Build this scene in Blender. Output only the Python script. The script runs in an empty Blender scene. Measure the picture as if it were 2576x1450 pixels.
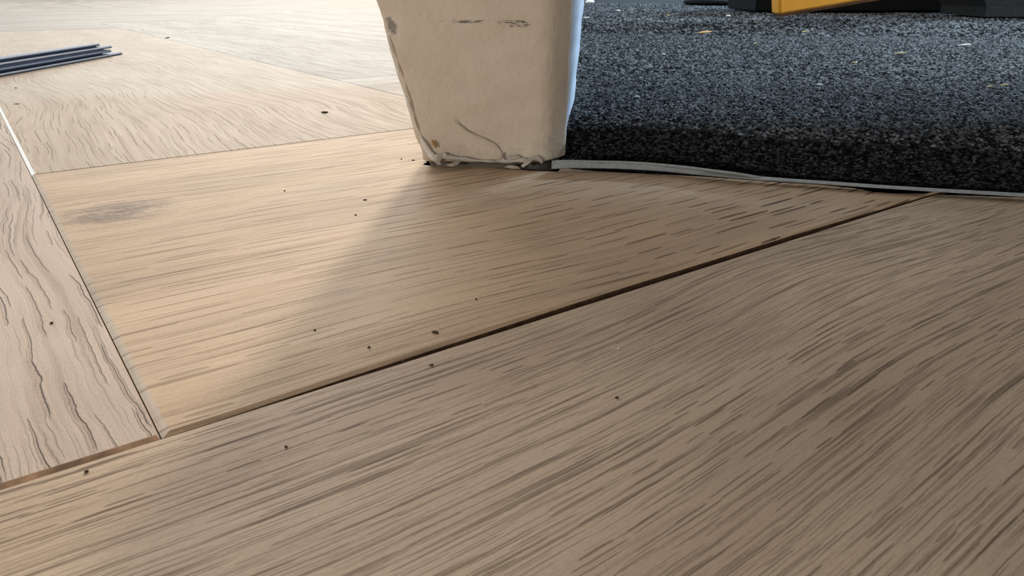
import bpy, bmesh, math, random
import numpy as np
from mathutils import Vector, noise as mnoise
random.seed(7)
S = 0.0465                     # camera height above the floor in metres; plan lengths below are in units of S
FPX, CX, CY, YH = 1840.0, 1288.0, 725.0, -40.0
PITCH = math.atan((CY - YH) / FPX)
scn = bpy.context.scene
COL = scn.collection

# ------------------------------------------------------------------ camera
cam = bpy.data.cameras.new('camera')
cam.sensor_width = 36.0
cam.lens = 36.0 * FPX / 2576.0
cam.clip_start, cam.clip_end = 0.004, 60
cam.dof.use_dof = True
cam.dof.focus_distance = 0.185
cam.dof.aperture_fstop = 120
camo = bpy.data.objects.new('camera', cam)
camo.location = (0, 0, S)
camo.rotation_euler = (math.pi / 2 - PITCH, 0, 0)
COL.objects.link(camo)
scn.camera = camo

# ------------------------------------------------------------------ light
w = bpy.data.worlds.new('world')
scn.world = w
w.use_nodes = True
w.node_tree.nodes['Background'].inputs[0].default_value = (0.93, 0.95, 1.0, 1)
w.node_tree.nodes['Background'].inputs[1].default_value = 0.155


def area(name, loc, target, sx, sy, power, col, spread=180):
    l = bpy.data.lights.new(name, 'AREA')
    l.shape = 'RECTANGLE'
    l.size, l.size_y = sx, sy
    l.energy = power
    l.color = col
    l.spread = math.radians(spread)
    o = bpy.data.objects.new(name, l)
    o.location = [c * S for c in loc]
    d = Vector([t * S for t in target]) - o.location
    o.rotation_euler = d.to_track_quat('-Z', 'Y').to_euler()
    COL.objects.link(o)
    return o


# the narrow window at the far end of the oak room, hidden by the post and the partition
area('light_far_window', (-18.5, 240, 146), (-1.2, 3, 0), 0.30, 1.5, 740, (1.0, 0.86, 0.68))
# the large window on the left side of the oak room
area('light_left_window', (-44, 34, 20), (-4, 8, 0), 1.6, 1.5, 13, (0.86, 0.96, 1.0))
# the wide window in the back wall of the oak room
area('light_back_window', (-84, 236, 112), (-2, 3, 0), 5.2, 2.6, 760, (1.0, 0.95, 0.89))
# the glazed door low in the back wall of the oak room
area('light_back_door', (-24, 128, 20), (-6, 12, 0), 1.5, 1.5, 3, (0.94, 0.97, 1.0))
# the window at the far side of the carpeted room
area('light_carpet_room_window', (41, 43, 23), (4, 7, 0), 1.1, 0.5, 200, (0.57, 0.78, 1.0))
# added fill low behind the camera, to brighten the post front
area('light_rear_fill', (-40, -52, 7.5), (0, 4, 0), 0.45, 0.3, 23, (1.0, 0.94, 0.88))
# cool light added from the left, to whiten the far floor
cool_fill = bpy.data.lights.new('cool_fill', 'SUN')
cool_fill.energy, cool_fill.angle, cool_fill.color = 1.7, math.radians(0.5), (0.30, 0.68, 1.0)
cool_fill_o = bpy.data.objects.new('cool_fill', cool_fill)
FILL_AZ, FILL_EL = math.radians(198.6), math.radians(21)
cool_fill_o.rotation_euler = Vector((-math.cos(FILL_AZ) * math.cos(FILL_EL), -math.sin(FILL_AZ) * math.cos(FILL_EL), -math.sin(FILL_EL))).to_track_quat('-Z', 'Y').to_euler()
COL.objects.link(cool_fill_o)

scn.view_settings.view_transform = 'Standard'
scn.view_settings.look = 'None'
scn.view_settings.gamma = 1
scn.view_settings.use_curve_mapping = False
scn.view_settings.exposure = 0.29


# ------------------------------------------------------------------ helpers
def lin(r, g, b):
    f = lambda c: ((c / 255 + 0.055) / 1.055) ** 2.4 if c > 10 else c / 255 / 12.92
    return (f(r), f(g), f(b), 1)


def ray(x, y):
    dx, dz = (x - CX) / FPX, -(y - CY) / FPX
    c, s = math.cos(PITCH), math.sin(PITCH)
    return Vector((dx, c + dz * s, -s + dz * c))


def gnd(x, y, z=0.0):
    v = ray(x, y)
    t = (1 - z) / -v.z
    return Vector((v.x * t, v.y * t, z))


def on_y(x, y, Y):
    v = ray(x, y)
    t = Y / v.y
    return Vector((v.x * t, Y, 1 + v.z * t))


def link(name, bm, mat, parent=None, smooth=False):
    me = bpy.data.meshes.new(name)
    bm.normal_update()
    bm.to_mesh(me)
    bm.free()
    if smooth:
        for p in me.polygons:
            p.use_smooth = True
    for m in (mat if isinstance(mat, (list, tuple)) else [mat]):
        me.materials.append(m)
    o = bpy.data.objects.new(name, me)
    COL.objects.link(o)
    if parent:
        o.parent = parent
    return o


def empty(name, loc=(0, 0, 0)):
    o = bpy.data.objects.new(name, None)
    o.empty_display_size = 0.02
    o.location = loc
    COL.objects.link(o)
    return o


def tag(o, label, cat, group=None):
    o['label'] = label
    o['category'] = cat
    if group:
        o['group'] = group
    return o


def struct(o):
    o['kind'] = 'structure'
    return o


class NT:
    def __init__(self, name):
        self.m = bpy.data.materials.new(name)
        self.m.use_nodes = True
        self.t = self.m.node_tree
        self.b = self.t.nodes['Principled BSDF']

    def n(self, typ, **kw):
        nd = self.t.nodes.new(typ)
        for k, v in kw.items():
            setattr(nd, k, v)
        return nd

    def l(self, a, b):
        self.t.links.new(a, b)

    def val(self, s, v):
        if isinstance(v, (int, float)):
            s.default_value = v
        elif isinstance(v, (tuple, list)):
            s.default_value = v
        else:
            self.l(v, s)

    def math(self, op, a, b=0.0, c=0.0, clamp=False):
        nd = self.n('ShaderNodeMath', operation=op, use_clamp=clamp)
        self.val(nd.inputs[0], a)
        self.val(nd.inputs[1], b)
        self.val(nd.inputs[2], c)
        return nd.outputs[0]

    def ramp(self, v, lo, hi, a=0.0, b=1.0):
        nd = self.n('ShaderNodeMapRange', interpolation_type='SMOOTHSTEP')
        self.val(nd.inputs[0], v)
        for i, q in enumerate((lo, hi, a, b)):
            self.val(nd.inputs[i + 1], q)
        return nd.outputs[0]

    def xyz(self, x, y, z=0.0):
        nd = self.n('ShaderNodeCombineXYZ')
        for i, q in enumerate((x, y, z)):
            self.val(nd.inputs[i], q)
        return nd.outputs[0]

    def noise(self, v, scale=1.0, detail=2.0, rough=0.5):
        nd = self.n('ShaderNodeTexNoise')
        self.l(v, nd.inputs['Vector'])
        nd.inputs['Scale'].default_value = scale
        nd.inputs['Detail'].default_value = detail
        nd.inputs['Roughness'].default_value = rough
        return nd.outputs[0]

    def vor(self, v, scale=1.0, out='Distance', feature='F1', rnd=1.0):
        nd = self.n('ShaderNodeTexVoronoi', feature=feature)
        self.l(v, nd.inputs['Vector'])
        nd.inputs['Scale'].default_value = scale
        nd.inputs['Randomness'].default_value = rnd
        return nd.outputs[out]

    def mix(self, f, a, b, mode='MIX'):
        nd = self.n('ShaderNodeMix', data_type='RGBA', blend_type=mode)
        self.val(nd.inputs[0], f)
        self.val(nd.inputs[6], a)
        self.val(nd.inputs[7], b)
        return nd.outputs[2]

    def bump(self, h, strength, dist):
        nd = self.n('ShaderNodeBump')
        nd.inputs['Strength'].default_value = strength
        nd.inputs['Distance'].default_value = dist
        self.l(h, nd.inputs['Height'])
        self.l(nd.outputs[0], self.b.inputs['Normal'])

    def coord(self, kind='Object', scale=1 / S):
        tc = self.n('ShaderNodeTexCoord')
        mp = self.n('ShaderNodeMapping')
        mp.inputs['Scale'].default_value = (scale,) * 3
        self.l(tc.outputs[kind], mp.inputs[0])
        return mp.outputs[0]

    def sep(self, v):
        nd = self.n('ShaderNodeSeparateXYZ')
        self.l(v, nd.inputs[0])
        return nd.outputs


def plain(name, col, rough=0.6, spec=0.5, var=0.15, scale=20, bump=0.0, metal=0.0):
    t = NT(name)
    v = t.coord()
    n = t.noise(v, scale, 4, 0.6)
    dark = tuple(c * (1 - var * 2) for c in col[:3]) + (1,)
    lite = tuple(min(1, c * (1 + var)) for c in col[:3]) + (1,)
    t.l(t.mix(t.ramp(n, 0.3, 0.7), dark, lite), t.b.inputs['Base Color'])
    t.b.inputs['Roughness'].default_value = rough
    t.b.inputs['Metallic'].default_value = metal
    t.b.inputs['Specular IOR Level'].default_value = spec
    if bump:
        t.bump(n, 0.6, bump)
    return t.m


def wood(name, light, dark, pore, warp=0.25, wa=0.35, wc=0.8, pa=3.6, pc=22, plo=0.18, phi=0.36,
         pore_mix=0.7, streak=0.5, fine=42, emb=0.00016, rough=0.56, knots=(), fade=None, cluster=0.5,
         spec=0.08, coarse=None, jag=0.0):
    """oak-look vinyl: a = along the grain, c = across it, s = seed, all in units of S"""
    t = NT(name)
    at = t.n('ShaderNodeAttribute', attribute_name='grain')
    a, c, s = t.sep(at.outputs['Vector'])
    wv = t.noise(t.xyz(t.math('MULTIPLY', a, wa), t.math('MULTIPLY', c, wc), s), 1, 1.5, 0.45)
    cw = t.math('MULTIPLY_ADD', t.math('SUBTRACT', wv, 0.5), warp * 2, c)
    if jag:
        jn = t.noise(t.xyz(t.math('MULTIPLY', a, 7.0), t.math('MULTIPLY', c, 9.0), s), 1, 3, 0.6)
        cw = t.math('MULTIPLY_ADD', t.math('SUBTRACT', jn, 0.5), jag, cw)
    kn_dark = None
    for (ka, kc, ra, rc, amp) in knots:       # the grain swells round each knot
        da = t.math('DIVIDE', t.math('SUBTRACT', a, ka), ra)
        dc = t.math('DIVIDE', t.math('SUBTRACT', c, kc), rc)
        r2 = t.math('ADD', t.math('MULTIPLY', da, da), t.math('MULTIPLY', dc, dc))
        g = t.math('EXPONENT', t.math('MULTIPLY', r2, -1.0))
        cw = t.math('SUBTRACT', cw, t.math('MULTIPLY', t.math('MULTIPLY', dc, g), amp))
        gk = t.math('EXPONENT', t.math('MULTIPLY', r2, -2.5))
        kn_dark = gk if kn_dark is None else t.math('MAXIMUM', kn_dark, gk)
    # long pores
    def dashes(ka, kc, seed, hl, hw):
        vec = t.xyz(t.math('MULTIPLY', a, ka), t.math('MULTIPLY', cw, kc), 0.0)
        sh = t.n('ShaderNodeVectorMath', operation='ADD')
        t.l(vec, sh.inputs[0])
        t.l(t.xyz(t.math('MULTIPLY', s, 3.7), t.math('MULTIPLY', s, 5.3), 0.0), sh.inputs[1])
        vd = t.n('ShaderNodeTexVoronoi', feature='F1', voronoi_dimensions='2D')
        t.l(sh.outputs[0], vd.inputs['Vector'])
        vd.inputs['Scale'].default_value = 1.0
        df = t.n('ShaderNodeVectorMath', operation='SUBTRACT')
        t.l(sh.outputs[0], df.inputs[0])
        t.l(vd.outputs['Position'], df.inputs[1])
        px, py, _ = t.sep(df.outputs[0])
        rnd = t.sep(vd.outputs['Color'])
        hw_ = t.math('MULTIPLY', hw, t.math('MULTIPLY_ADD', rnd[0], 0.9, 0.45))
        hl_ = t.math('MULTIPLY', hl, t.math('MULTIPLY_ADD', rnd[1], 0.9, 0.35))
        qx = t.math('DIVIDE', px, hl_)
        q2 = t.math('MULTIPLY', qx, qx)
        m1 = t.ramp(q2, 1.0, 0.6)
        qy = t.math('DIVIDE', t.math('ABSOLUTE', py), t.math('MULTIPLY', hw_, t.math('SUBTRACT', 1.0, t.math('MULTIPLY', q2, 0.6), 0, True)))
        m2 = t.ramp(qy, 1.25, 0.45)
        return t.math('MULTIPLY', t.math('MULTIPLY', m1, m2), t.math('MULTIPLY_ADD', rnd[2], 0.5, 0.5))
    pores = dashes(pa, pc, 0, plo, phi)
    cl = t.noise(t.xyz(t.math('MULTIPLY', a, 0.7), t.math('MULTIPLY', cw, 3.0), t.math('ADD', s, 3.1)), 1, 2)
    pores = t.math('MULTIPLY', pores, t.ramp(cl, cluster - 0.16, cluster + 0.1))
    # second, finer set of pores
    pores2 = t.math('MULTIPLY', dashes(pa * 0.8, pc * 2.3, 0, plo, phi * 1.1), t.ramp(cl, cluster + 0.16, cluster - 0.06))
    allp = t.math('MAXIMUM', pores, t.math('MULTIPLY', pores2, 0.75))
    if fade:
        allp = t.math('MULTIPLY', allp, t.ramp(a, fade[0], fade[1], fade[2], fade[3]))
    if coarse:
        cv = t.noise(t.xyz(t.math('MULTIPLY', a, coarse[0]), t.math('MULTIPLY', cw, coarse[1]),
                           t.math('ADD', s, 21.0)), 1, 2.0, 0.6)
        crest = t.math('ABSOLUTE', t.math('SUBTRACT', cv, 0.5))
        groove = t.math('MULTIPLY', t.ramp(crest, 0.035, 0.0), t.ramp(cl, 0.3, 0.55))
        allp = t.math('MAXIMUM', allp, t.math('MULTIPLY', groove, coarse[2]))
    st = t.noise(t.xyz(t.math('MULTIPLY', a, 0.9), t.math('MULTIPLY', cw, fine), t.math('ADD', s, 1.3)), 1, 4, 0.65)
    broad = t.noise(t.xyz(t.math('MULTIPLY', a, 0.28), t.math('MULTIPLY', cw, 1.7), t.math('ADD', s, 5.5)), 1, 3, 0.55)
    spot = t.noise(t.xyz(t.math('MULTIPLY', a, 1.1), t.math('MULTIPLY', c, 2.2), t.math('ADD', s, 9.5)), 1, 3, 0.6)
    col = t.mix(t.ramp(broad, 0.3, 0.7), dark, light)
    col = t.mix(t.math('MULTIPLY', t.ramp(spot, 0.45, 0.8), 0.35), col, lin(158, 142, 128))
    col = t.mix(t.math('MULTIPLY', t.ramp(st, 0.50, 0.34), streak), col, pore)
    col = t.mix(t.math('MULTIPLY', allp, pore_mix), col, pore)
    if kn_dark is not None:
        kn = t.noise(t.xyz(t.math('MULTIPLY', a, 9.0), t.math('MULTIPLY', c, 14.0), s), 1, 3, 0.6)
        kmask = t.math('MULTIPLY', t.ramp(kn_dark, 0.15, 0.95), t.ramp(kn, 0.25, 0.6, 0.25, 0.9))
        col = t.mix(kmask, col, lin(122, 104, 92))
    mic = t.noise(t.xyz(t.math('MULTIPLY', a, 70.0), t.math('MULTIPLY', c, 260.0), s), 1, 2, 0.6)
    mv = t.ramp(mic, 0.3, 0.7, 0.92, 1.06)
    col = t.mix(1.0, col, t.xyz(mv, mv, mv), 'MULTIPLY')
    t.l(col, t.b.inputs['Base Color'])
    h = t.math('MULTIPLY_ADD', t.math('SUBTRACT', st, 0.5), 0.35, t.math('MULTIPLY', allp, -1.0))
    if kn_dark is not None:
        kb = t.noise(t.xyz(t.math('MULTIPLY', a, 26.0), t.math('MULTIPLY', c, 26.0), s), 1, 2)
        h = t.math('ADD', h, t.math('MULTIPLY', t.math('MULTIPLY', t.math('SUBTRACT', kb, 0.5), 3.0), kn_dark))
    t.bump(h, 1.0, emb)
    t.l(t.ramp(st, 0.3, 0.7, rough + 0.08, rough - 0.04), t.b.inputs['Roughness'])
    t.b.inputs['Specular IOR Level'].default_value = spec
    return t.m


# ------------------------------------------------------------------ materials
PORE = lin(80, 61, 45)
W_CENTER = wood('oak_straight', lin(212, 185, 155), lin(194, 168, 140), PORE, warp=0.16, wa=0.35, wc=0.3, pa=3.2, pc=13.5,
                plo=0.47, phi=0.105, pore_mix=1.0, fade=(0.8, 3.2, 0.35, 1.0), cluster=0.31, streak=0.36, fine=78,
                knots=((0.25, 2.12, 0.42, 0.34, 0.16),), emb=0.00014)
W_BOTTOM = wood('oak_broad', lin(212, 190, 166), lin(188, 166, 144), lin(90, 73, 59), warp=0.34, wa=0.32, wc=0.5, jag=0.008,
                pa=4.0, pc=44, plo=0.46, phi=0.15, pore_mix=0.6, cluster=0.47, streak=0.6, fine=62, emb=0.00012)
W_EMBOSS = wood('oak_embossed', lin(205, 188, 173), lin(188, 171, 157), lin(140, 120, 106), warp=0.30, wa=0.34, wc=0.3, jag=0.03,
                pa=1.5, pc=20, plo=0.55, phi=0.115, pore_mix=0.4, cluster=0.34, streak=0.35, fine=40, emb=0.00036)
W_UPPER = wood('oak_wavy', lin(189, 172, 153), lin(177, 159, 140), lin(156, 138, 122), warp=0.40, wa=0.36, wc=0.3, jag=0.035,
               pa=1.6, pc=17, plo=0.55, phi=0.08, pore_mix=0.35, cluster=0.34, streak=0.25, fine=26, emb=0.00026)
W_FAR = wood('oak_plain', lin(182, 173, 163), lin(156, 147, 138), lin(130, 112, 98), warp=0.3, wc=0.4, pa=2.4, pc=12,
             plo=0.45, phi=0.1, pore_mix=0.6, cluster=0.46, streak=0.35, fine=20, emb=0.00018)
BEVEL_GLINT = plain('bevel_glint', lin(244, 242, 238), 0.4, 0.5, 0.03, 12)  # window glint painted white onto one plank's bevel
BEVEL_SHEEN = wood('bevel_sheen', lin(214, 199, 183), lin(204, 189, 173), lin(150, 130, 112), warp=0.16, wa=0.35, wc=0.3, pa=3.2, pc=13.5,
                  plo=0.44, phi=0.09, pore_mix=0.7, cluster=0.31, streak=0.35, fine=78, emb=0.00006)  # reflected light painted as a paler tone on the centre plank's end bevel
BEVEL_BROWN = plain('bevel_brown', lin(192, 154, 120), 0.6, 0.4, 0.3, 9, 0.0002)
CORE = plain('plank_core', lin(92, 70, 52), 0.8, 0.3, 0.2, 30)
SUB = plain('subfloor_dark', lin(30, 22, 18), 0.9, 0.1, 0.2, 8)

# ------------------------------------------------------------------ floor: herringbone planks
floor = struct(empty('floor'))
W, L, TH = 3.22, 16.1, 0.075
ANG = math.radians(36.0)
U = Vector((math.cos(ANG), math.sin(ANG)))
V = Vector((-math.sin(ANG), math.cos(ANG)))
O = gnd(405, 1100).to_2d()
uv = lambda u, v: O + U * u + V * v


def touv(p):
    d = Vector((p[0], p[1])) - O
    return (d.dot(U), d.dot(V))


def clip(poly, n, d):                     # keep n.p <= d ; poly = [(point, bevel width, slot)] with edge data on the start vertex
    out = []
    m = len(poly)
    for i in range(m):
        p, b, k = poly[i]
        q = poly[(i + 1) % m][0]
        dp, dq = n.dot(p) - d, n.dot(q) - d
        if dp <= 0:
            if dq <= 0:
                out.append((p, b, k))
            else:
                out.append((p, b, k))
                out.append((p + (q - p) * (dp / (dp - dq)), 0, 2))
        elif dq <= 0:
            out.append((p + (q - p) * (dp / (dp - dq)), b, k))
    return out


def plank(poly, along, seed, mat, depth=0.007, lift=0.0):
    """poly: counter-clockwise [(point, bevel width of the edge that starts here, slot)], slot 1 pale / 2 core / 3 brown / 0 wood"""
    if len(poly) < 3:
        return
    m = len(poly)
    bm = bmesh.new()
    gl = bm.verts.layers.float_vector.new('grain')
    across = Vector((-along.y, along.x))

    def vert(p, z):
        v = bm.verts.new((p.x * S, p.y * S, z * S))
        d = p - O
        v[gl] = Vector((d.dot(along) , d.dot(across), seed))
        return v
    inner = []
    for i in range(m):
        p0, (p, b, _) = poly[i - 1], poly[i]
        b0 = p0[1]
        e0 = (p - p0[0]).normalized()
        e1 = (poly[(i + 1) % m][0] - p).normalized()
        n0, n1 = Vector((-e0.y, e0.x)), Vector((-e1.y, e1.x))
        cr = e0.x * e1.y - e0.y * e1.x
        if abs(cr) < 0.03 or (b == 0 and b0 == 0):
            q = p + n1 * max(b, b0) if (b and b0) else p + n1 * 0
        else:                              # intersection of the two offset lines
            a0, a1 = p + n0 * b0, p + n1 * b
            tt = ((a1 - a0).x * e1.y - (a1 - a0).y * e1.x) / cr
            q = a0 + e0 * tt
        inner.append(q)
    top = [vert(q, lift) for q in inner]
    mid = [vert(poly[i][0], lift - (depth if (poly[i][1] or poly[i - 1][1]) else 0.0005)) for i in range(m)]
    low = [vert(poly[i][0], lift - TH) for i in range(m)]
    f = bm.faces.new(top)
    f.material_index = 0
    for i in range(m):
        j = (i + 1) % m
        f = bm.faces.new((mid[i], mid[j], top[j], top[i]))
        f.material_index = poly[i][2] if poly[i][1] else 2
        f = bm.faces.new((low[i], low[j], mid[j], mid[i]))
        f.material_index = 2
    bm.faces.new(low[::-1]).material_index = 2
    bmesh.ops.triangulate(bm, faces=[q for q in bm.faces if len(q.verts) > 4])
    return link('plank', bm, [mat, BEVEL_SHEEN, CORE, BEVEL_BROWN, BEVEL_GLINT], floor)


def rect(u0, u1, v0, v1, bev, slots=(0, 0, 0, 0)):
    g = 0.0015
    ps = [uv(u0 + g, v0 + g), uv(u1 - g, v0 + g), uv(u1 - g, v1 - g), uv(u0 + g, v1 - g)]
    return [(ps[i], bev[i], slots[i]) for i in range(4)]


# the sawn edge of the floor in the doorway, from the post to the right
cut_px = [(1411, 423.5), (1450, 427), (1500, 431), (1600, 436), (1700, 441), (1790, 446), (1880, 453), (1960, 459),
          (2060, 465), (2150, 474), (2195, 483), (2250, 487), (2330, 488)]
cut = [gnd(*p).to_2d() for p in cut_px]
notch_px = [(1072, 408), (1064, 414.5), (1083, 417.5), (1140, 416), (1155, 402), (1167, 403.5), (1206, 412), (1245, 417),
            (1281, 421), (1330, 430), (1375, 431.5), (1404, 432)]
notch = [gnd(*p).to_2d() for p in notch_px]
WALL_X = -0.52
cutA, cutB = gnd(2250, 487).to_2d(), gnd(2576, 497).to_2d()
cd = (cutB - cutA).normalized()
cn = Vector((-cd.y, cd.x))

# centre plank, with the bowed lower joint and the cut-out for the post
c_poly = [(uv(0.0015, 0.002), 0.014, 0)]
for i in range(1, 24):                                   # lower edge bows away from its neighbour
    u = i * 4.55 / 23
    x = max(0.0, min(1.0, (u - 0.15) / 3.85))
    gap = 0.036 * (math.sin(math.pi * x ** 1.0) ** 0.8) if 0 < x < 1 else 0
    gap += 0.0015 * math.sin(u * 37)
    c_poly.append((uv(u, 0.002 + max(0, gap)), 0.014, 0))
lastp = c_poly[-1][0]
rest = [p for p in cut[::-1] if touv(p)[1] > 0.02 and touv(p)[0] < 4.9]
c_poly[-1] = (lastp, 0, 2)
for p in rest:
    c_poly.append((p, 0, 2))
for p in notch[::-1]:
    c_poly.append((p, 0, 2))
wall_hit = Vector((WALL_X, 4.34))
c_poly.append((wall_hit, 0, 2))
uu, vv = touv((WALL_X, 0))
# where the wall line meets the upper joint v = W
y_top = (W - 0.0015 - (WALL_X - O.x) * V.x) / V.y + O.y
c_poly.append((Vector((WALL_X, y_top)), 0.012, 0))
c_poly.append((uv(0.0015, W - 0.0015), 0.021, 1))
plank(c_poly, U, 2.3, W_CENTER)

nseed = 0
for col_i in range(-4, 2):
    for k in range(-12, 34):
        for kind in 'AB':
            if col_i == 0 and kind == 'B' and k == 0:
                continue
            du, dv = col_i * L, -col_i * L
            if kind == 'A':
                r = ((k - 1) * W + du, k * W + du, k * W + dv, k * W + L + dv)
            else:
                r = (k * W + du, k * W + L + du, k * W + dv, (k + 1) * W + dv)
            cs = [uv(r[a], r[b]) for a in (0, 1) for b in (2, 3)]
            if min(p.y for p in cs) > 90 or max(p.y for p in cs) < -4 or max(p.x for p in cs) < -46 or min(p.x for p in cs) > 9:
                continue
            bev = [0.012] * 4
            sl = [0, 0, 0, 0]
            if kind == 'A':
                bev = [0.017 if (k, col_i) == (0, 0) else 0.010, 0.006, 0.010, 0.020 if (k, col_i) == (1, 0) else 0.010]
                sl = [3 if (k, col_i) == (0, 0) else 0, 0, 0, 4 if (k == 1 and col_i == 0) else 0]
                along = V
            else:
                along = U
                bev = [0.010, 0.010, 0.010, 0.010]
                sl = [0, 0, 0, 0]
            poly = rect(*r, bev, sl)
            xs = [p.x for p, _, _ in poly]
            if col_i >= 1 or k < 0:
                poly = clip(poly, cn, cn.dot(cutA))
            else:
                poly = clip(poly, Vector((1, 0)), WALL_X)
            if len(poly) < 3:
                continue
            nseed += 1
            key = (col_i, k, kind)
            mat = {(0, 0, 'A'): W_EMBOSS, (0, -1, 'B'): W_BOTTOM, (0, 1, 'A'): W_UPPER}.get(key)
            if mat is None:
                mat = W_FAR
            seed = {(0, 0, 'A'): 4.1, (0, -1, 'B'): 11.7, (0, 1, 'A'): 6.6}.get(key, 20 + nseed * 1.37)
            plank(poly, along, seed, mat, lift=0.0 if kind == 'B' else -0.001)


def box(bm, x0, x1, y0, y1, z0, z1):
    vs = [bm.verts.new((x * S, y * S, z * S)) for z in (z0, z1) for x, y in ((x0, y0), (x1, y0), (x1, y1), (x0, y1))]
    for q in ((3, 2, 1, 0), (4, 5, 6, 7), (0, 1, 5, 4), (1, 2, 6, 5), (2, 3, 7, 6), (3, 0, 4, 7)):
        bm.faces.new([vs[i] for i in q])


bm = bmesh.new()
box(bm, -48, 46, -8, 132, -0.5, -TH - 0.001)
link('subfloor', bm, SUB, floor)

# ------------------------------------------------------------------ walls out of frame
PAINT = plain('wall_paint', lin(214, 208, 200), 0.8, 0.3, 0.03, 3)
for nm, b in (('wall_middle', (-0.5, 0.25, 5.58, 132, -TH, 50)), ('wall_back', (-48, 46, 132, 135, -TH, 20)),
              ('wall_left', (-50, -48, -70, -8.3, -TH, 50)), ('wall_side', (44, 46, 4, 132, -TH, 50)), ('wall_right', (3.12, 3.9, -30, 4.4, -TH, 50)), ('wall_front', (6.5, 44, 4.75, 5.9, -TH, 50))):
    bm = bmesh.new()
    box(bm, *b)
    struct(link(nm, bm, PAINT))
bm = bmesh.new()                      # the same left wall beyond the glazed opening
box(bm, -50, -48, 60, 135, -TH, 30)
struct(link('wall_left', bm, PAINT))
# unseen block added to shade floor and near carpet; hangs just above the frame
bm = bmesh.new()
box(bm, 1.5, 6.4, 4.75, 5.9, 1.0, 43)
d = struct(link('shade_block', bm, PAINT))

# ------------------------------------------------------------------ the painted post
def leg_mat():
    t = NT('post_paint')
    v = t.coord()
    x, y, z = t.sep(v)
    n1 = t.noise(v, 3.2, 4, 0.6)
    n2 = t.noise(v, 16, 4, 0.65)
    n3 = t.noise(t.xyz(t.math('MULTIPLY', x, 22), y, t.math('MULTIPLY', z, 110)), 1, 4, 0.65)
    col = t.mix(t.ramp(n1, 0.3, 0.72), lin(206, 192, 173), lin(214, 201, 183))
    col = t.mix(t.math('MULTIPLY', t.ramp(n2, 0.58, 0.74), 0.18), col, lin(150, 134, 116))
    # the vacuum-cleaner scuff, a broken dark line across the front
    band = t.ramp(t.math('ABSOLUTE', t.math('SUBTRACT', z, 0.811)), 0.013, 0.002)
    gate = t.math('MULTIPLY', t.ramp(x, -0.50, -0.25), t.ramp(x, 0.11, 0.07))
    gate2 = t.ramp(t.math('ABSOLUTE', t.math('SUBTRACT', x, 0.02)), 0.10, 0.05)
    band2 = t.math('MULTIPLY', t.ramp(t.math('ABSOLUTE', t.math('SUBTRACT', z, 0.795)), 0.026, 0.008), t.math('MULTIPLY', gate2, t.ramp(n2, 0.42, 0.58)))
    th = t.math('SUBTRACT', 0.53, t.math('MULTIPLY', t.math('MAXIMUM', gate2, t.ramp(t.math('ABSOLUTE', t.math('ADD', x, 0.25)), 0.12, 0.05)), 0.12))
    sc = t.math('MULTIPLY', t.ramp(n3, th, t.math('ADD', th, 0.16)), t.math('MAXIMUM', t.math('MULTIPLY', band, gate), band2))
    col = t.mix(t.math('MULTIPLY', sc, 0.85), col, lin(62, 56, 52))
    dx, dz = t.math('SUBTRACT', x, -0.655), t.math('SUBTRACT', z, 0.785)
    rr = t.math('SQRT', t.math('ADD', t.math('MULTIPLY', dx, dx), t.math('MULTIPLY', t.math('MULTIPLY', dz, dz), 0.45)))
    blob = t.ramp(t.math('MULTIPLY_ADD', t.math('SUBTRACT', n2, 0.5), 0.10, rr), 0.040, 0.016)
    col = t.mix(t.math('MULTIPLY', blob, 0.75), col, lin(84, 80, 76))
    # grime towards the foot
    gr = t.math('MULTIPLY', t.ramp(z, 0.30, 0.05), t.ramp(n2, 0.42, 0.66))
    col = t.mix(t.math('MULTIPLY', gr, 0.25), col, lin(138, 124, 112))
    col = t.mix(t.math('MULTIPLY', t.ramp(t.math('MULTIPLY_ADD', n2, 0.05, z), 0.075, 0.05), 0.85), col, lin(70, 66, 60))  # shade in the undercut, painted as a dark band
    # blue light on the doorway side, painted into its colour
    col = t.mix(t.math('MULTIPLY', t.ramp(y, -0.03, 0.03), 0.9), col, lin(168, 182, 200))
    t.l(col, t.b.inputs['Base Color'])
    t.b.inputs['Roughness'].default_value = 0.5
    t.b.inputs['Specular IOR Level'].default_value = 0.35
    hh = t.math('MULTIPLY_ADD', t.noise(v, 34, 3), 0.5, t.noise(v, 9, 3))
    t.bump(hh, 0.6, 0.0006)
    return t.m


POST = leg_mat()
RIDGE = plain('ridge_paint', lin(228, 224, 214), 0.5, 0.4, 0.06, 14, 0.0005)
SEAL = plain('sealant', lin(188, 180, 168), 0.45, 0.4, 0.1, 14, 0.0005)
RAWWOOD = plain('raw_wood', lin(176, 140, 92), 0.7, 0.3, 0.2, 20)
post = tag(empty('door_post', (0, 4.4 * S, 0)), 'cream painted door post with dark scuff line set into the oak floor', 'post')
YF = 4.21


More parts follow.
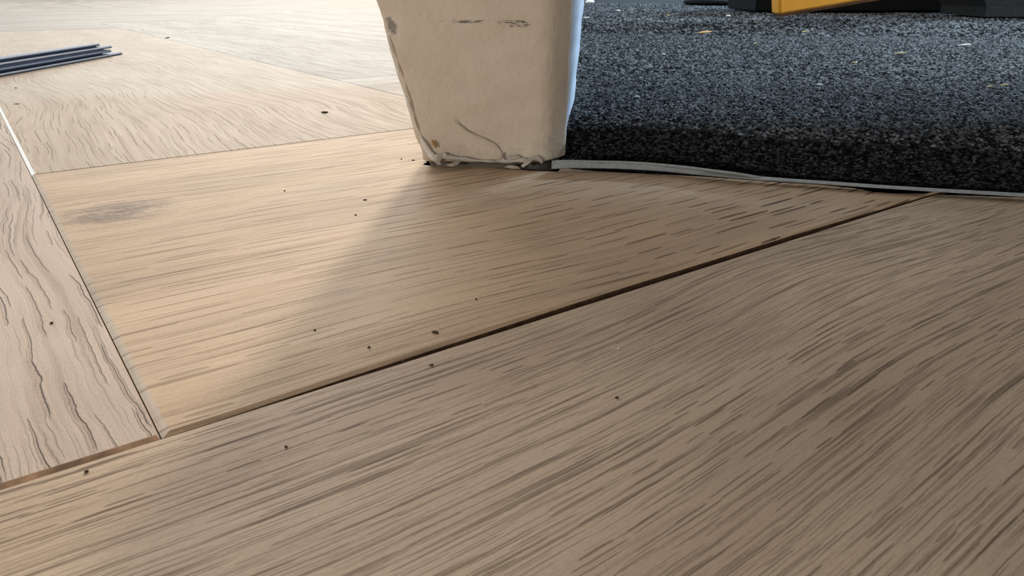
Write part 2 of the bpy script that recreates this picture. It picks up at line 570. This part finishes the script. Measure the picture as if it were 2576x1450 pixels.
def post_section(z):
    """outline at height z, counter-clockwise from the front left corner"""
    t = min(z, 2.6)
    fl = Vector((-0.508 - 0.25 * t, YF + 0.02))
    fr = Vector((0.205 - 0.012 * t, YF - 0.0))
    m = Vector((0.318 + 0.016 * t, YF + 0.15))
    br = m + Vector((0.118 + 0.05 * min(1, t), 1.05))
    b2 = Vector((br.x - 0.1, br.y + 0.12))
    bl = Vector((fl.x + 0.06, br.y + 0.10))
    pts = []

    def corner(p, prev, nxt, r, n):
        a, b = (prev - p).normalized() * r + p, (nxt - p).normalized() * r + p
        for i in range(n + 1):
            q = i / n
            pts.append(a * (1 - q) ** 2 + p * 2 * q * (1 - q) + b * q * q)
    corner(fl, bl, fr, 0.028, 4)
    for i in range(1, 10):
        pts.append(fl.lerp(fr, 0.04 + 0.80 * i / 10))
    corner(fr, fl, m, 0.085, 7)
    corner(m, fr, br, 0.02, 2)
    corner(br, m, b2, 0.02, 2)
    pts.append(b2)
    pts.append(bl)
    return pts


bm = bmesh.new()
rings = []
zs = [-0.07, -0.03, 0.0, 0.025, 0.05] + [i * 0.03 for i in range(2, 36)] + [1.2, 1.5, 2.0, 2.6, 6, 15, 30, 43]
for z in zs:
    ring = []
    for i, p in enumerate(post_section(z)):
        j = 0.0
        if z < 2:
            j = 0.008 * mnoise.noise(Vector((p.x * 6, i * 0.3, z * 7))) + 0.004 * mnoise.noise(Vector((p.x * 22, 3, z * 24)))
        if i <= 4 and z < 1.3:                    # the knocked left corner
            j += 0.010 * mnoise.noise(Vector((7.7, i * 0.4, z * 11)))
        if z < 0.03:                                  # the foot is undercut below the sealant
            p = p + Vector((0.02 if p.x < 0 else -0.03, 0.055))
        ring.append(bm.verts.new(((p.x + j) * S, (p.y - 4.4 + j) * S, z * S)))
    rings.append(ring)
for a, b in zip(rings, rings[1:]):
    for i in range(len(a)):
        k = (i + 1) % len(a)
        bm.faces.new((a[i], a[k], b[k], b[i]))
bm.faces.new(rings[-1])
bm.faces.new(rings[0][::-1])
link('shaft', bm, POST, post, smooth=True)


def strip_on_front(name, px, radii, mat, off=0.0, flat=0.5, seg=6, parent=post, Y=None, jit=0.0):
    """a ridge lying on the front of the post, through pixel points measured on the post's front plane"""
    bm = bmesh.new()
    pts = [on_y(x, y, (Y or YF) - off) for x, y in px]
    fine, rad = [], []
    for i in range(len(pts) - 1):
        for q in range(4):
            fine.append(pts[i].lerp(pts[i + 1], q / 4))
            rad.append(radii[i] + (radii[i + 1] - radii[i]) * q / 4)
    fine.append(pts[-1])
    rad.append(radii[-1])
    rs = []
    for i, p in enumerate(fine):
        tdir = (fine[min(i + 1, len(fine) - 1)] - fine[max(i - 1, 0)]).normalized()
        side = tdir.cross(Vector((0, -1, 0))).normalized()
        r = rad[i] * (1 + jit * mnoise.noise(p * 13))
        rs.append([bm.verts.new((p + side * math.cos(a) * r + Vector((0, -1, 0)) * math.sin(a) * r * flat
                                 - Vector((0, 4.4, 0))) * S) for a in [2 * math.pi * s / seg for s in range(seg)]])
    for a, b in zip(rs, rs[1:]):
        for i in range(seg):
            k = (i + 1) % seg
            bm.faces.new((a[i], a[k], b[k], b[i]))
    bm.faces.new(rs[0][::-1])
    bm.faces.new(rs[-1])
    bmesh.ops.recalc_face_normals(bm, faces=bm.faces)
    return link(name, bm, mat, parent, smooth=True)


strip_on_front('glue_string', [(1141, 297), (1152, 312), (1172, 328), (1195, 340), (1220, 349), (1244, 362), (1258, 378), (1264, 390)],
               [.001, .0045, .005, .004, .0032, .0042, .003, .0015], SEAL, 0.004, 0.7)['label'] = 'pale curved thread of dried glue'
strip_on_front('paint_ridge', [(974, 90), (984, 124), (996, 158), (1006, 192), (1017, 228), (1029, 265), (1040, 300),
                               (1053, 335), (1066, 362), (1082, 388), (1102, 408)],
               [.003, .006, .008, .005, .005, .007, .006, .009, .010, .014, .018], RIDGE, 0.0, 0.45, jit=1.8)
strip_on_front('paint_chip', [(1086, 352), (1092, 362), (1098, 372)], [.003, .012, .004], RAWWOOD, 0.006, 0.4)['label'] = 'bare ochre wood chip'
strip_on_front('sealant_bead', [(1090, 398), (1120, 395), (1150, 399), (1190, 404), (1230, 406), (1262, 407), (1300, 403), (1330, 404),
                                (1352, 398)],
               [.012, .016, .012, .010, .012, .016, .020, .014, .006], SEAL, 0.012, 0.6, jit=1.4)


def flap(pxpoly, Y, thick=0.01, mat=SEAL, name='sealant_flap'):
    bm = bmesh.new()
    pts = [on_y(x, y, Y + random.uniform(-0.012, 0.012)) - Vector((0, 4.4, 0)) for x, y in pxpoly]
    a = [bm.verts.new(p * S) for p in pts]
    b = [bm.verts.new((p + Vector((0, thick, 0))) * S) for p in pts]
    bm.faces.new(a)
    bm.faces.new(b[::-1])
    for i in range(len(a)):
        k = (i + 1) % len(a)
        bm.faces.new((a[k], a[i], b[i], b[k]))
    bmesh.ops.recalc_face_normals(bm, faces=bm.faces)
    return link(name, bm, mat, post)


flap([(1088, 392), (1100, 388), (1119, 384), (1124, 392), (1112, 398), (1106, 408), (1110, 414), (1102, 416), (1094, 408)], YF - 0.02)
flap([(1272, 398), (1282, 392), (1300, 390), (1309, 396), (1300, 403), (1284, 402)], YF - 0.022)
flap([(1310, 418), (1322, 408), (1334, 396), (1350, 392), (1358, 397), (1366, 408), (1362, 412), (1352, 402), (1340, 404),
      (1328, 414), (1316, 422)], YF - 0.025)
flap([(1246, 403), (1258, 397), (1262, 384), (1266, 386), (1266, 398), (1272, 404), (1258, 408)], YF - 0.02)
flap([(1120, 416), (1140, 410), (1152, 402), (1160, 404), (1150, 414), (1138, 420)], YF - 0.02)
flap([(1268, 421), (1282, 416), (1302, 419), (1310, 425), (1290, 425)], YF - 0.02)

# ------------------------------------------------------------------ carpet
def carpet_mat():
    t = NT('grey_felt')
    v = t.coord()
    n1 = t.noise(v, 30, 3, 0.68)
    n2 = t.noise(v, 9, 3, 0.6)
    vo = t.vor(v, 22)
    n3 = t.noise(v, 70, 2, 0.6)
    f = t.math('ADD', t.math('MULTIPLY', t.ramp(n1, 0.45, 0.61), 0.95), t.math('MULTIPLY', t.ramp(n3, 0.5, 0.7), 0.3))
    f = t.math('MULTIPLY', f, t.ramp(n2, 0.3, 0.65, 0.45, 1.0))
    col = t.mix(f, lin(9, 9, 10), lin(80, 81, 83))
    t.l(col, t.b.inputs['Base Color'])
    t.b.inputs['Roughness'].default_value = 0.95
    t.b.inputs['Specular IOR Level'].default_value = 0.1
    t.bump(t.math('ADD', n1, t.math('MULTIPLY', vo, -0.6)), 1.0, 0.0012)
    return t.m


FELT = carpet_mat()
carpet = tag(empty('carpet', (9 * S, 14 * S, 0)), 'thick dark grey speckled felt carpet beyond the doorway', 'carpet')
CZ = 0.22


def front_y(x):                            # front edge of the carpet in plan
    pts = [gnd(1425, 405), gnd(1560, 404), gnd(1850, 434), gnd(2000, 450), gnd(2200, 466), gnd(2576, 488), gnd(3400, 520), gnd(6000, 600)]
    if x <= pts[0].x:
        return pts[0].y
    for a, b in zip(pts, pts[1:]):
        if x <= b.x:
            return a.y + (b.y - a.y) * (x - a.x) / (b.x - a.x)
    return pts[-1].y


prof = [(0.0, -0.06), (0.0, 0.03), (0.003, 0.06), (0.008, 0.09), (0.018, 0.115), (0.03, 0.145), (0.055, 0.166), (0.085, 0.183), (0.12, 0.196),
        (0.16, 0.206), (0.21, 0.213), (0.28, 0.217), (0.36, CZ), (0.5, CZ)]
yy = 0.5
while yy < 42:
    yy += 0.035 + 0.02 * yy
    prof.append((yy, CZ))
xs = [0.16]
while xs[-1] < 33:
    xs.append(xs[-1] + 0.03 + 0.018 * max(0, xs[-1] - 2))
bm = bmesh.new()
grid = []
for x in xs:
    fy = front_y(x)
    row = []
    for dy, z in prof:
        p = Vector((x, fy + dy, z))
        k = 0.005 * mnoise.noise(p * 11) + 0.003 * mnoise.noise(p * 23) + 0.004 * mnoise.noise(p * 1.3)
        if z < CZ - 0.05:
            p.y -= k
        else:
            p.z += k
        row.append(bm.verts.new(((p.x - 9) * S, (p.y - 14) * S, p.z * S)))
    grid.append(row)
for a, b in zip(grid, grid[1:]):
    for i in range(len(prof) - 1):
        bm.faces.new((a[i], b[i], b[i + 1], a[i + 1]))
link('felt', bm, FELT, carpet, smooth=True)
# loose surface fibres
bm = bmesh.new()
rf = random.Random(3)
for i in range(2500):
    d = rf.random() ** 1.25 * 9
    x = 0.2 + rf.random() * (2.6 + d * 0.75)
    fy = front_y(x)
    if rf.random() < 0.03:
        e = rf.random()
        z = 0.02 + e * 0.12
        base = Vector((x, fy + 0.04 * e ** 3, z))
        nrm = Vector((0, -1, 0.4 * e))
    else:
        base = Vector((x, fy + 0.14 + d, 0.2 + (CZ - 0.2) * min(1, d / 0.2)))
        nrm = Vector((0, -0.15, 1))
    ang = rf.random() * math.tau
    ln = 0.02 + rf.random() * 0.035
    t1 = Vector((math.cos(ang), math.sin(ang) * 0.7, rf.uniform(-0.1, 0.2)))
    t2 = Vector((math.cos(ang + 1.1), math.sin(ang + 1.1) * 0.7, rf.uniform(-0.25, 0.15)))
    wv = Vector((-math.sin(ang), math.cos(ang), 0.3)) * 0.0035
    p0 = base - nrm * 0.004
    p1 = base + nrm * 0.010 + t1 * ln * 0.5
    p2 = p1 + t2 * ln * 0.5 - nrm * 0.006
    off = Vector((9, 14, 0))
    q = [bm.verts.new((c - off) * S) for c in (p0 - wv, p0 + wv, p1 + wv, p1 - wv, p2)]
    bm.faces.new((q[0], q[1], q[2], q[3]))
    bm.faces.new((q[3], q[2], q[4]))
FIB = plain('felt_fibre', lin(116, 117, 119), 0.9, 0.1, 0.46, 9)
o = link('fibre', bm, FIB, carpet)
o['kind'] = 'stuff'

# the felt's tufts: a lumpy pile that keeps its relief at a low angle
rg = np.random.default_rng(5)
spots = []


def field(n, d0, d1, x0, xs0, xs1, size):
    d = np.sqrt(rg.random(n) * (d1 ** 2 - d0 ** 2) + d0 ** 2) if d0 > 1 else d0 + (d1 - d0) * rg.random(n) ** 0.9
    x = x0 + rg.random(n) * (xs0 + xs1 * d)
    fx = np.linspace(0, 40, 400)
    fy = np.interp(x, fx, [front_y(q) for q in fx])
    z = 0.196 + (CZ - 0.196) * np.clip((d - 0.12) / 0.13, 0, 1)
    spots.append(np.stack([x, fy + d, z, size * (0.7 + 0.6 * rg.random(n))], 1))


field(34000, 0.12, 3.0, 0.2, 3.2, 0.9, 0.0125)
field(62000, 3.0, 9.0, 0.2, 3.6, 0.85, 0.0165)
field(70000, 9.0, 30.0, 0.2, 4.5, 0.8, 0.030)
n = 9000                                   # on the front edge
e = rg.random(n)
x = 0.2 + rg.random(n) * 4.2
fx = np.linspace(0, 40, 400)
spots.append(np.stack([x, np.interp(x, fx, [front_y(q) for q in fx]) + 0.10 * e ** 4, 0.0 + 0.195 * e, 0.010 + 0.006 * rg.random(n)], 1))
sp = np.concatenate(spots)
n = len(sp)
base_v = np.array([(1, 0, 0), (0, 1, 0), (-1, 0, 0), (0, -1, 0), (0, 0, 1), (0, 0, -0.6)], float)
ang = rg.random(n) * math.tau
ca, sa = np.cos(ang), np.sin(ang)
pv = base_v[None] * (0.6 + 0.8 * rg.random((n, 6, 1)))
rx = pv[..., 0] * ca[:, None] * 1.7 - pv[..., 1] * sa[:, None]
ry = pv[..., 0] * sa[:, None] * 1.7 + pv[..., 1] * ca[:, None]
pos = np.stack([rx, ry, pv[..., 2] * (0.45 + 0.55 * rg.random((n, 1)))], -1) * sp[:, None, 3:4] + sp[:, None, :3]
pos = (pos - np.array([9, 14, 0])) * S
tri = np.array([(0, 1, 4), (1, 2, 4), (2, 3, 4), (3, 0, 4), (1, 0, 5), (2, 1, 5), (3, 2, 5), (0, 3, 5)])
faces = (tri[None] + 6 * np.arange(n)[:, None, None]).reshape(-1, 3)
me = bpy.data.meshes.new('tuft')
me.vertices.add(n * 6)
me.vertices.foreach_set('co', pos.reshape(-1).astype(np.float32))
me.loops.add(len(faces) * 3)
me.loops.foreach_set('vertex_index', faces.reshape(-1).astype(np.int32))
me.polygons.add(len(faces))
me.polygons.foreach_set('loop_start', np.arange(0, len(faces) * 3, 3, dtype=np.int32))
me.polygons.foreach_set('use_smooth', np.ones(len(faces), dtype=bool))
edge_shade = np.ones(n)
edge_shade[-len(e):] = 0.35      # the front edge's shade is put into the tuft tone
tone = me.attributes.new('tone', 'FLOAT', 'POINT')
tv = np.repeat(rg.random(n) ** 2.1 * edge_shade, 6) * (0.8 + 0.4 * rg.random(n * 6))
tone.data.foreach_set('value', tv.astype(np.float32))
me.update()
me.validate()
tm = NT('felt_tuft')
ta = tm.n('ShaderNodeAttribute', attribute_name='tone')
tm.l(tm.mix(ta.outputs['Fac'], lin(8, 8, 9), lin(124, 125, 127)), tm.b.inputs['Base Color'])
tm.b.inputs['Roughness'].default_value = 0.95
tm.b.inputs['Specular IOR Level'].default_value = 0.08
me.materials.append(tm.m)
o = bpy.data.objects.new('tuft', me)
COL.objects.link(o)
o.parent = carpet
o['kind'] = 'stuff'
ZC = CZ + 0.05

# ------------------------------------------------------------------ threshold strip
STEEL = plain('strip_grey', lin(154, 163, 168), 0.5, 0.5, 0.08, 30, 0.00005)
up_px = [(1388, 404), (1400, 403), (1450, 402.5), (1500, 404), (1560, 405), (1620, 408), (1680, 413), (1740, 419), (1800, 427),
         (1850, 433), (1920, 446), (2000, 453), (2100, 460), (2200, 467.5), (2350, 477), (2480, 484.5), (2600, 491.5), (2900, 508)]
lo_px = [(1388, 423), (1400, 423), (1450, 421), (1500, 421.5), (1560, 423), (1620, 426), (1680, 430), (1740, 436), (1800, 441.5),
         (1850, 446), (1920, 452), (2000, 457), (2100, 463.5), (2200, 470.5), (2350, 480), (2480, 487), (2600, 494), (2900, 510)]
bm = bmesh.new()
rs = []
for a, b in zip(up_px, lo_px):
    zt = 0.075 if a[0] < 1900 else 0.042
    p, q = gnd(a[0], a[1], zt), gnd(b[0], b[1], 0.03)
    back = (p - q)
    back.z = 0
    bk = Vector((p.x, p.y + 0.004, p.z - 0.012))
    q2 = Vector((q.x, q.y + 0.04, q.z - 0.016))
    q3 = q + Vector((0, 0.002, -0.004))
    midp = p.lerp(q, 0.5) + Vector((0, 0, 0.010))
    rs.append([bm.verts.new(v * S) for v in (p, bk, q2, q3, q, midp)])
for a, b in zip(rs, rs[1:]):
    for i in range(6):
        k = (i + 1) % 6
        bm.faces.new((a[i], a[k], b[k], b[i]))
bm.faces.new(rs[0])
bm.faces.new(rs[-1][::-1])
bmesh.ops.recalc_face_normals(bm, faces=bm.faces)
tag(link('threshold_strip', bm, STEEL, smooth=False), 'thin bowed grey threshold strip between oak floor and dark carpet', 'strip')

# ------------------------------------------------------------------ blue-grey finned profile lying at the left
PVC = plain('blue_grey_plastic', lin(96, 114, 142), 0.6, 0.4, 0.06, 10, 0.00003)
pa_, pb_ = gnd(-160, 224), gnd(309, 137)
prf = tag(empty('edging_profile', pb_ * S), 'blue-grey finned plastic edging profile lying on the oak floor', 'profile')
axis = (pa_ - pb_)
axis.z = 0
PL = axis.length
axis.normalize()
side = Vector((axis.y, -axis.x, 0))
if side.x < 0:
    side = -side                            # towards the camera's right


def extr(name, s0, s1, z0, z1, start, mat=PVC):
    bm = bmesh.new()
    vs = []
    for t in (start, PL):
        c = (s0 + s1) / 2
        r = (z1 - z0) * 0.42
        for sx, z in ((s0, z0), (s1 - r, z0), (s1, z0 + r), (s1, z1 - r), (s1 - r, z1), (s0, z1)):
            vs.append(bm.verts.new((axis * t + side * sx + Vector((0, 0, z))) * S))
    for i in range(6):
        k = (i + 1) % 6
        bm.faces.new((vs[i], vs[k], vs[6 + k], vs[6 + i]))
    bm.faces.new(vs[:6][::-1])
    bm.faces.new(vs[6:])
    bmesh.ops.recalc_face_normals(bm, faces=bm.faces)
    return link(name, bm, mat, prf)


for i, (z0, z1, st, s1) in enumerate(((0.0, 0.034, 0.0, 0.0), (0.056, 0.092, 0.28, -0.02), (0.112, 0.146, 0.22, -0.03), (0.166, 0.198, 0.5, -0.06))):
    extr('fin', -0.17, s1, z0, z1, st)
extr('web', -0.15, -0.06, 0.0, 0.185, 0.42)

# ------------------------------------------------------------------ things on the carpet at the far right
ORANGE = plain('orange_plastic', lin(204, 138, 36), 0.6, 0.3, 0.05, 26, 0.0002)
WORN = plain('worn_edge', lin(84, 52, 30), 0.8, 0.2, 0.3, 24)
BLACK = plain('black_plastic', lin(11, 11, 12), 0.85, 0.12, 0.2, 10)
DKGREY = plain('dark_grey_plastic', lin(44, 43, 42), 0.8, 0.15, 0.12, 12)
c0 = gnd(1960, 45, ZC)


def boxm(bm, origin, ex, ey, ez, a, b, bev=0.0):
    vs = []
    for z in (a[2], b[2]):
        for x, y in ((a[0], a[1]), (b[0], a[1]), (b[0], b[1]), (a[0], b[1])):
            vs.append(bm.verts.new((origin + ex * x + ey * y + ez * z) * S))
    fs = []
    for q in ((3, 2, 1, 0), (4, 5, 6, 7), (0, 1, 5, 4), (1, 2, 6, 5), (2, 3, 7, 6), (3, 0, 4, 7)):
        fs.append(bm.faces.new([vs[i] for i in q]))
    if bev:
        bmesh.ops.bevel(bm, geom=list({e for f in fs for e in f.edges}), offset=bev * S, segments=2, affect='EDGES')
    bmesh.ops.recalc_face_normals(bm, faces=bm.faces)


tilt = math.atan2(45, 285)
ex = Vector((math.cos(tilt), 0.05, math.sin(tilt))).normalized()
ey = Vector((-0.05, 1, 0)).normalized()
ez = ex.cross(ey)
orange = tag(empty('tool_case', c0 * S), 'bright orange case tilted up on one corner on the dark carpet', 'case')
Z3 = Vector((0, 0, 0))
bm = bmesh.new()
boxm(bm, Z3, ex, ey, ez, (0, 0, 0.05), (4.6, 0.5, 3.2), 0.06)
link('front_panel', bm, ORANGE, orange, smooth=False)
bm = bmesh.new()
boxm(bm, Z3, ex, ey, ez, (0.04, 0.03, 0.01), (4.5, 0.47, 0.075), 0.01)
link('bottom_edge', bm, WORN, orange)['label'] = 'worn dark brown lower edge'
# black crate that props the case, standing behind it
k0 = gnd(2240, 44, ZC)
crate = tag(empty('crate', (k0 + Vector((0, 3.9, 0))) * S), 'low black crate standing behind the orange case', 'crate')
for nm, a, b in (('base', (-2.0, 0, 0.0), (4.4, 3, 0.45)), ('rim', (-2.1, -0.06, 0.45), (4.5, 3.06, 0.62)), ('body', (-1.9, 0.1, 0.62), (4.3, 2.9, 2.4))):
    bm = bmesh.new()
    boxm(bm, Z3, Vector((1, 0, 0)), Vector((0, 1, 0)), Vector((0, 0, 1)), a, b, 0.04)
    link(nm, bm, BLACK, crate)
t0 = gnd(2530, 46, ZC)
tray = tag(empty('tray', (t0 + Vector((0, 0.8, 0))) * S), 'dark grey tray with a slanted end at the right frame edge', 'tray')
bm = bmesh.new()
foot = [bm.verts.new(Vector(c) * S) for c in ((-0.0, 0, 0), (3, 0, 0), (3, 2, 0), (-0.0, 2, 0))]
knee = [bm.verts.new(Vector(c) * S) for c in ((-0.02, 0, 0.22), (3, 0, 0.22), (3, 2, 0.22), (-0.02, 2, 0.22))]
top = [bm.verts.new(Vector(c) * S) for c in ((-0.55, -0.1, 1.1), (3.3, -0.1, 1.1), (3.3, 2.1, 1.1), (-0.55, 2.1, 1.1))]
bm.faces.new(foot[::-1])
bm.faces.new(top)
for a, b in ((foot, knee), (knee, top)):
    for i in range(4):
        k = (i + 1) % 4
        bm.faces.new((a[i], a[k], b[k], b[i]))
link('body', bm, DKGREY, tray)
bm = bmesh.new()
boxm(bm, Z3, Vector((1, 0, 0)), Vector((0, 1, 0)), Vector((0, 0, 1)), (-0.62, -0.16, 1.1), (3.4, 2.16, 1.22), 0.03)
link('rim', bm, BLACK, tray)

# round black chair foot at the top, left of the orange case
r0 = gnd(1825, 12, ZC)
foot_t = tag(empty('stool_base', (r0 + Vector((0, 1.2, 0))) * S), 'round black stool base on the carpet left of the orange case', 'stool')


def lathe(name, prof, mat, parent, seg=40):
    bm = bmesh.new()
    rs = [[bm.verts.new((r * math.cos(math.tau * s / seg) * S, r * math.sin(math.tau * s / seg) * S, z * S)) for s in range(seg)] for r, z in prof]
    for a, b in zip(rs, rs[1:]):
        for i in range(seg):
            k = (i + 1) % seg
            bm.faces.new((a[i], a[k], b[k], b[i]))
    bm.faces.new(rs[0][::-1])
    bm.faces.new(rs[-1])
    bmesh.ops.recalc_face_normals(bm, faces=bm.faces)
    return link(name, bm, mat, parent, smooth=True)


lathe('base_plate', [(1.28, 0), (1.34, 0.04), (1.32, 0.10), (1.1, 0.2), (0.3, 0.36)], BLACK, foot_t)
lathe('column', [(0.3, 0.34), (0.3, 4.0), (0.26, 8.6)], BLACK, foot_t, 20)
lathe('seat', [(1.9, 8.6), (2.4, 8.7), (2.45, 9.2), (2.2, 9.6)], BLACK, foot_t)

# ------------------------------------------------------------------ crumbs and chips
M_SEED = plain('seed_brown', lin(58, 48, 30), 0.35, 0.5, 0.15, 20)
M_DUST = plain('dust_brown', lin(78, 62, 48), 0.8, 0.3, 0.2, 30)
M_WHITE = plain('plaster_white', lin(226, 222, 214), 0.7, 0.3, 0.05, 20)
M_STRAW = plain('straw', lin(216, 196, 130), 0.7, 0.3, 0.12, 20)
M_CHIP = plain('wood_chip', lin(226, 176, 120), 0.7, 0.3, 0.1, 20)
M_TEAL = plain('teal_thread', lin(70, 110, 116), 0.7, 0.3, 0.1, 20)
CM = {'seed': M_SEED, 'dust': M_DUST, 'white': M_WHITE, 'straw': M_STRAW, 'chip': M_CHIP, 'teal': M_TEAL}


def crumb(px, py, wpx, hpx, rot, m, z, name, label, cat, group=None):
    """a small irregular bit: wpx long and hpx tall as seen, lying on height z"""
    c = gnd(px, py, z)
    ppu = FPX / (c.y * math.cos(PITCH) + (1 - z) * math.sin(PITCH))
    lx = wpx / ppu / 2 * (0.8 if z < 0.1 else 1)
    hz = max(0.0035, hpx / ppu / 2 * (0.62 if z < 0.1 else 0.8))
    bm = bmesh.new()
    bmesh.ops.create_icosphere(bm, subdivisions=2, radius=1)
    rn = random.Random(int(px * 7 + py))
    so = Vector((rn.random() * 9, rn.random() * 9, 0))
    for v in bm.verts:
        k = 1 + 0.32 * mnoise.noise(v.co * 1.6 + so) if name != 'seed' else 1
        v.co = Vector((v.co.x * lx * k, v.co.y * hz * 1.3 * k, v.co.z * hz * 0.8 * k))
        if name in ('chip', 'sliver'):
            v.co.z += 0.35 * hz * math.sin(v.co.x / lx * 2.2 + rn.random() * 0.2)
        v.co *= S
    o = link(name, bm, CM[m], smooth=True)
    o.location = (c + Vector((0, 0, hz * 0.6))) * S
    o.rotation_euler = (0, 0, math.radians(rot))
    tag(o, label, cat, group)
    return o


F, K = 0.0, CZ + 0.014
GF, GK = 'crumbs on the oak floor', 'crumbs on the dark carpet'
crumb(817, 284, 23, 11, 4, 'seed', F, 'seed', 'smooth dark brown oval seed on oak floor left of the post', 'seed')
crumb(421, 96, 17, 5, 6, 'dust', F, 'chip', 'dark brown chip on the far floor right of the blue-grey profile', 'chip', GF)
crumb(42, 262, 24, 3, 0, 'dust', F, 'sliver', 'thin brown sliver beside the pale joint at the left frame edge', 'sliver', GF)
crumb(40, 222, 8, 4, 0, 'dust', F, 'crumb', 'tiny brown crumb below the blue-grey profile', 'crumb', GF)
crumb(918, 504, 14, 4, -4, 'dust', F, 'chip', 'short dark splinter on sunlit plank below left of the post', 'chip', GF)
crumb(895, 542, 6, 7, 70, 'dust', F, 'crumb', 'tiny dark crumb just below the short dark splinter', 'crumb', GF)
crumb(716, 481, 6, 5, 0, 'dust', F, 'crumb', 'lone dark crumb in the middle of the sunlit plank', 'crumb', GF)
crumb(1010, 401, 6, 4, 0, 'dust', F, 'crumb', 'dark crumb left of the post foot, farther of a pair', 'crumb', GF)
crumb(1040, 404, 11, 4, 8, 'dust', F, 'crumb', 'dark crumb left of the post foot, nearer of a pair', 'crumb', GF)
crumb(1252, 455, 6, 6, 30, 'white', F, 'crumb', 'tiny white crumb on the floor right below the post', 'crumb', GF)
crumb(1198, 754, 6, 5, 0, 'dust', F, 'crumb', 'small black crumb in shade above the long open joint', 'crumb', GF)
crumb(1095, 838, 26, 12, -20, 'dust', F, 'fluff', 'grey-brown fluff on the centre plank just above the open joint', 'fluff', GF)
crumb(1085, 920, 18, 6, -25, 'dust', F, 'sliver', 'bent brown sliver just below the open joint', 'sliver', GF)
crumb(1552, 1003, 12, 12, 20, 'dust', F, 'crumb', 'dark crumb alone on the wide foreground plank', 'crumb', GF)
crumb(1556, 879, 7, 6, 0, 'white', F, 'crumb', 'white crumb on the foreground plank below the joint', 'crumb', GF)
crumb(218, 1188, 16, 8, -60, 'dust', F, 'sliver', 'brown sliver below the end of the left plank', 'sliver', GF)
crumb(720, 1126, 8, 12, 70, 'dust', F, 'crumb', 'faint brown crumb on foreground plank in the shadow edge', 'crumb', GF)
crumb(1947, 602, 16, 5, -45, 'dust', F, 'sliver', 'dark hair-like sliver above the right end of the open joint', 'sliver', GF)
crumb(130, 814, 12, 4, -10, 'dust', F, 'crumb', 'dark crumb on the embossed left plank', 'crumb', GF)
crumb(1013, 910, 10, 9, 20, 'dust', F, 'crumb', 'brown crumb caught on the lip of the open joint', 'crumb', GF)
crumb(792, 832, 6, 9, 80, 'dust', F, 'crumb', 'thin upright fleck at the shadow edge of the centre plank', 'crumb', GF)
crumb(928, 875, 12, 5, -50, 'dust', F, 'sliver', 'short brown sliver in shade near the open joint', 'sliver', GF)
crumb(1772, 83, 38, 8, 6, 'chip', K, 'chip', 'orange-tan wood chip on the carpet near the post', 'chip', GK)
crumb(1832, 42, 12, 8, -20, 'white', K, 'crumb', 'white crumb on the far carpet left of the orange case', 'crumb', GK)
crumb(1602, 245, 14, 8, -15, 'white', K, 'crumb', 'white crumb on the near carpet right of the post', 'crumb', GK)
crumb(2426, 114, 34, 6, 3, 'white', K, 'sliver', 'white sliver on the carpet below the orange case', 'sliver', GK)
crumb(2062, 214, 14, 6, -20, 'white', K, 'crumb', 'white crumb in the middle of the carpet', 'crumb', GK)
crumb(2490, 218, 16, 5, -15, 'straw', K, 'chip', 'yellowish chip at right of the carpet, left of a pair', 'chip', GK)
crumb(2528, 214, 26, 5, 8, 'straw', K, 'chip', 'yellowish chip at right of the carpet, right of a pair', 'chip', GK)
crumb(1555, 28, 10, 6, -10, 'white', K, 'crumb', 'white crumb on the far carpet beside the post', 'crumb', GK)
crumb(1484, 8, 26, 14, 30, 'white', K, 'flake', 'white flake behind the upper right edge of the post', 'flake', GK)
crumb(1474, 46, 16, 5, -20, 'white', K, 'sliver', 'thin white sliver touching the right edge of the post', 'sliver', GK)
crumb(1681, 39, 9, 4, 0, 'straw', K, 'crumb', 'tiny straw crumb on the far carpet', 'crumb', GK)
crumb(2025, 80, 22, 4, 0, 'straw', K, 'sliver', 'short straw sliver on carpet below left of the orange case', 'sliver', GK)
crumb(2265, 134, 36, 4, 2, 'straw', K, 'sliver', 'long dull straw sliver on the right half of the carpet', 'sliver', GK)
crumb(2150, 158, 14, 5, 0, 'straw', K, 'crumb', 'small straw crumb below the long dull straw sliver', 'crumb', GK)
crumb(1900, 110, 8, 5, 0, 'straw', K, 'crumb', 'pale straw crumb on the carpet right of the tan wood chip', 'crumb', GK)
crumb(1670, 138, 8, 5, 0, 'white', K, 'crumb', 'small pale crumb on the carpet below the tan wood chip', 'crumb', GK)
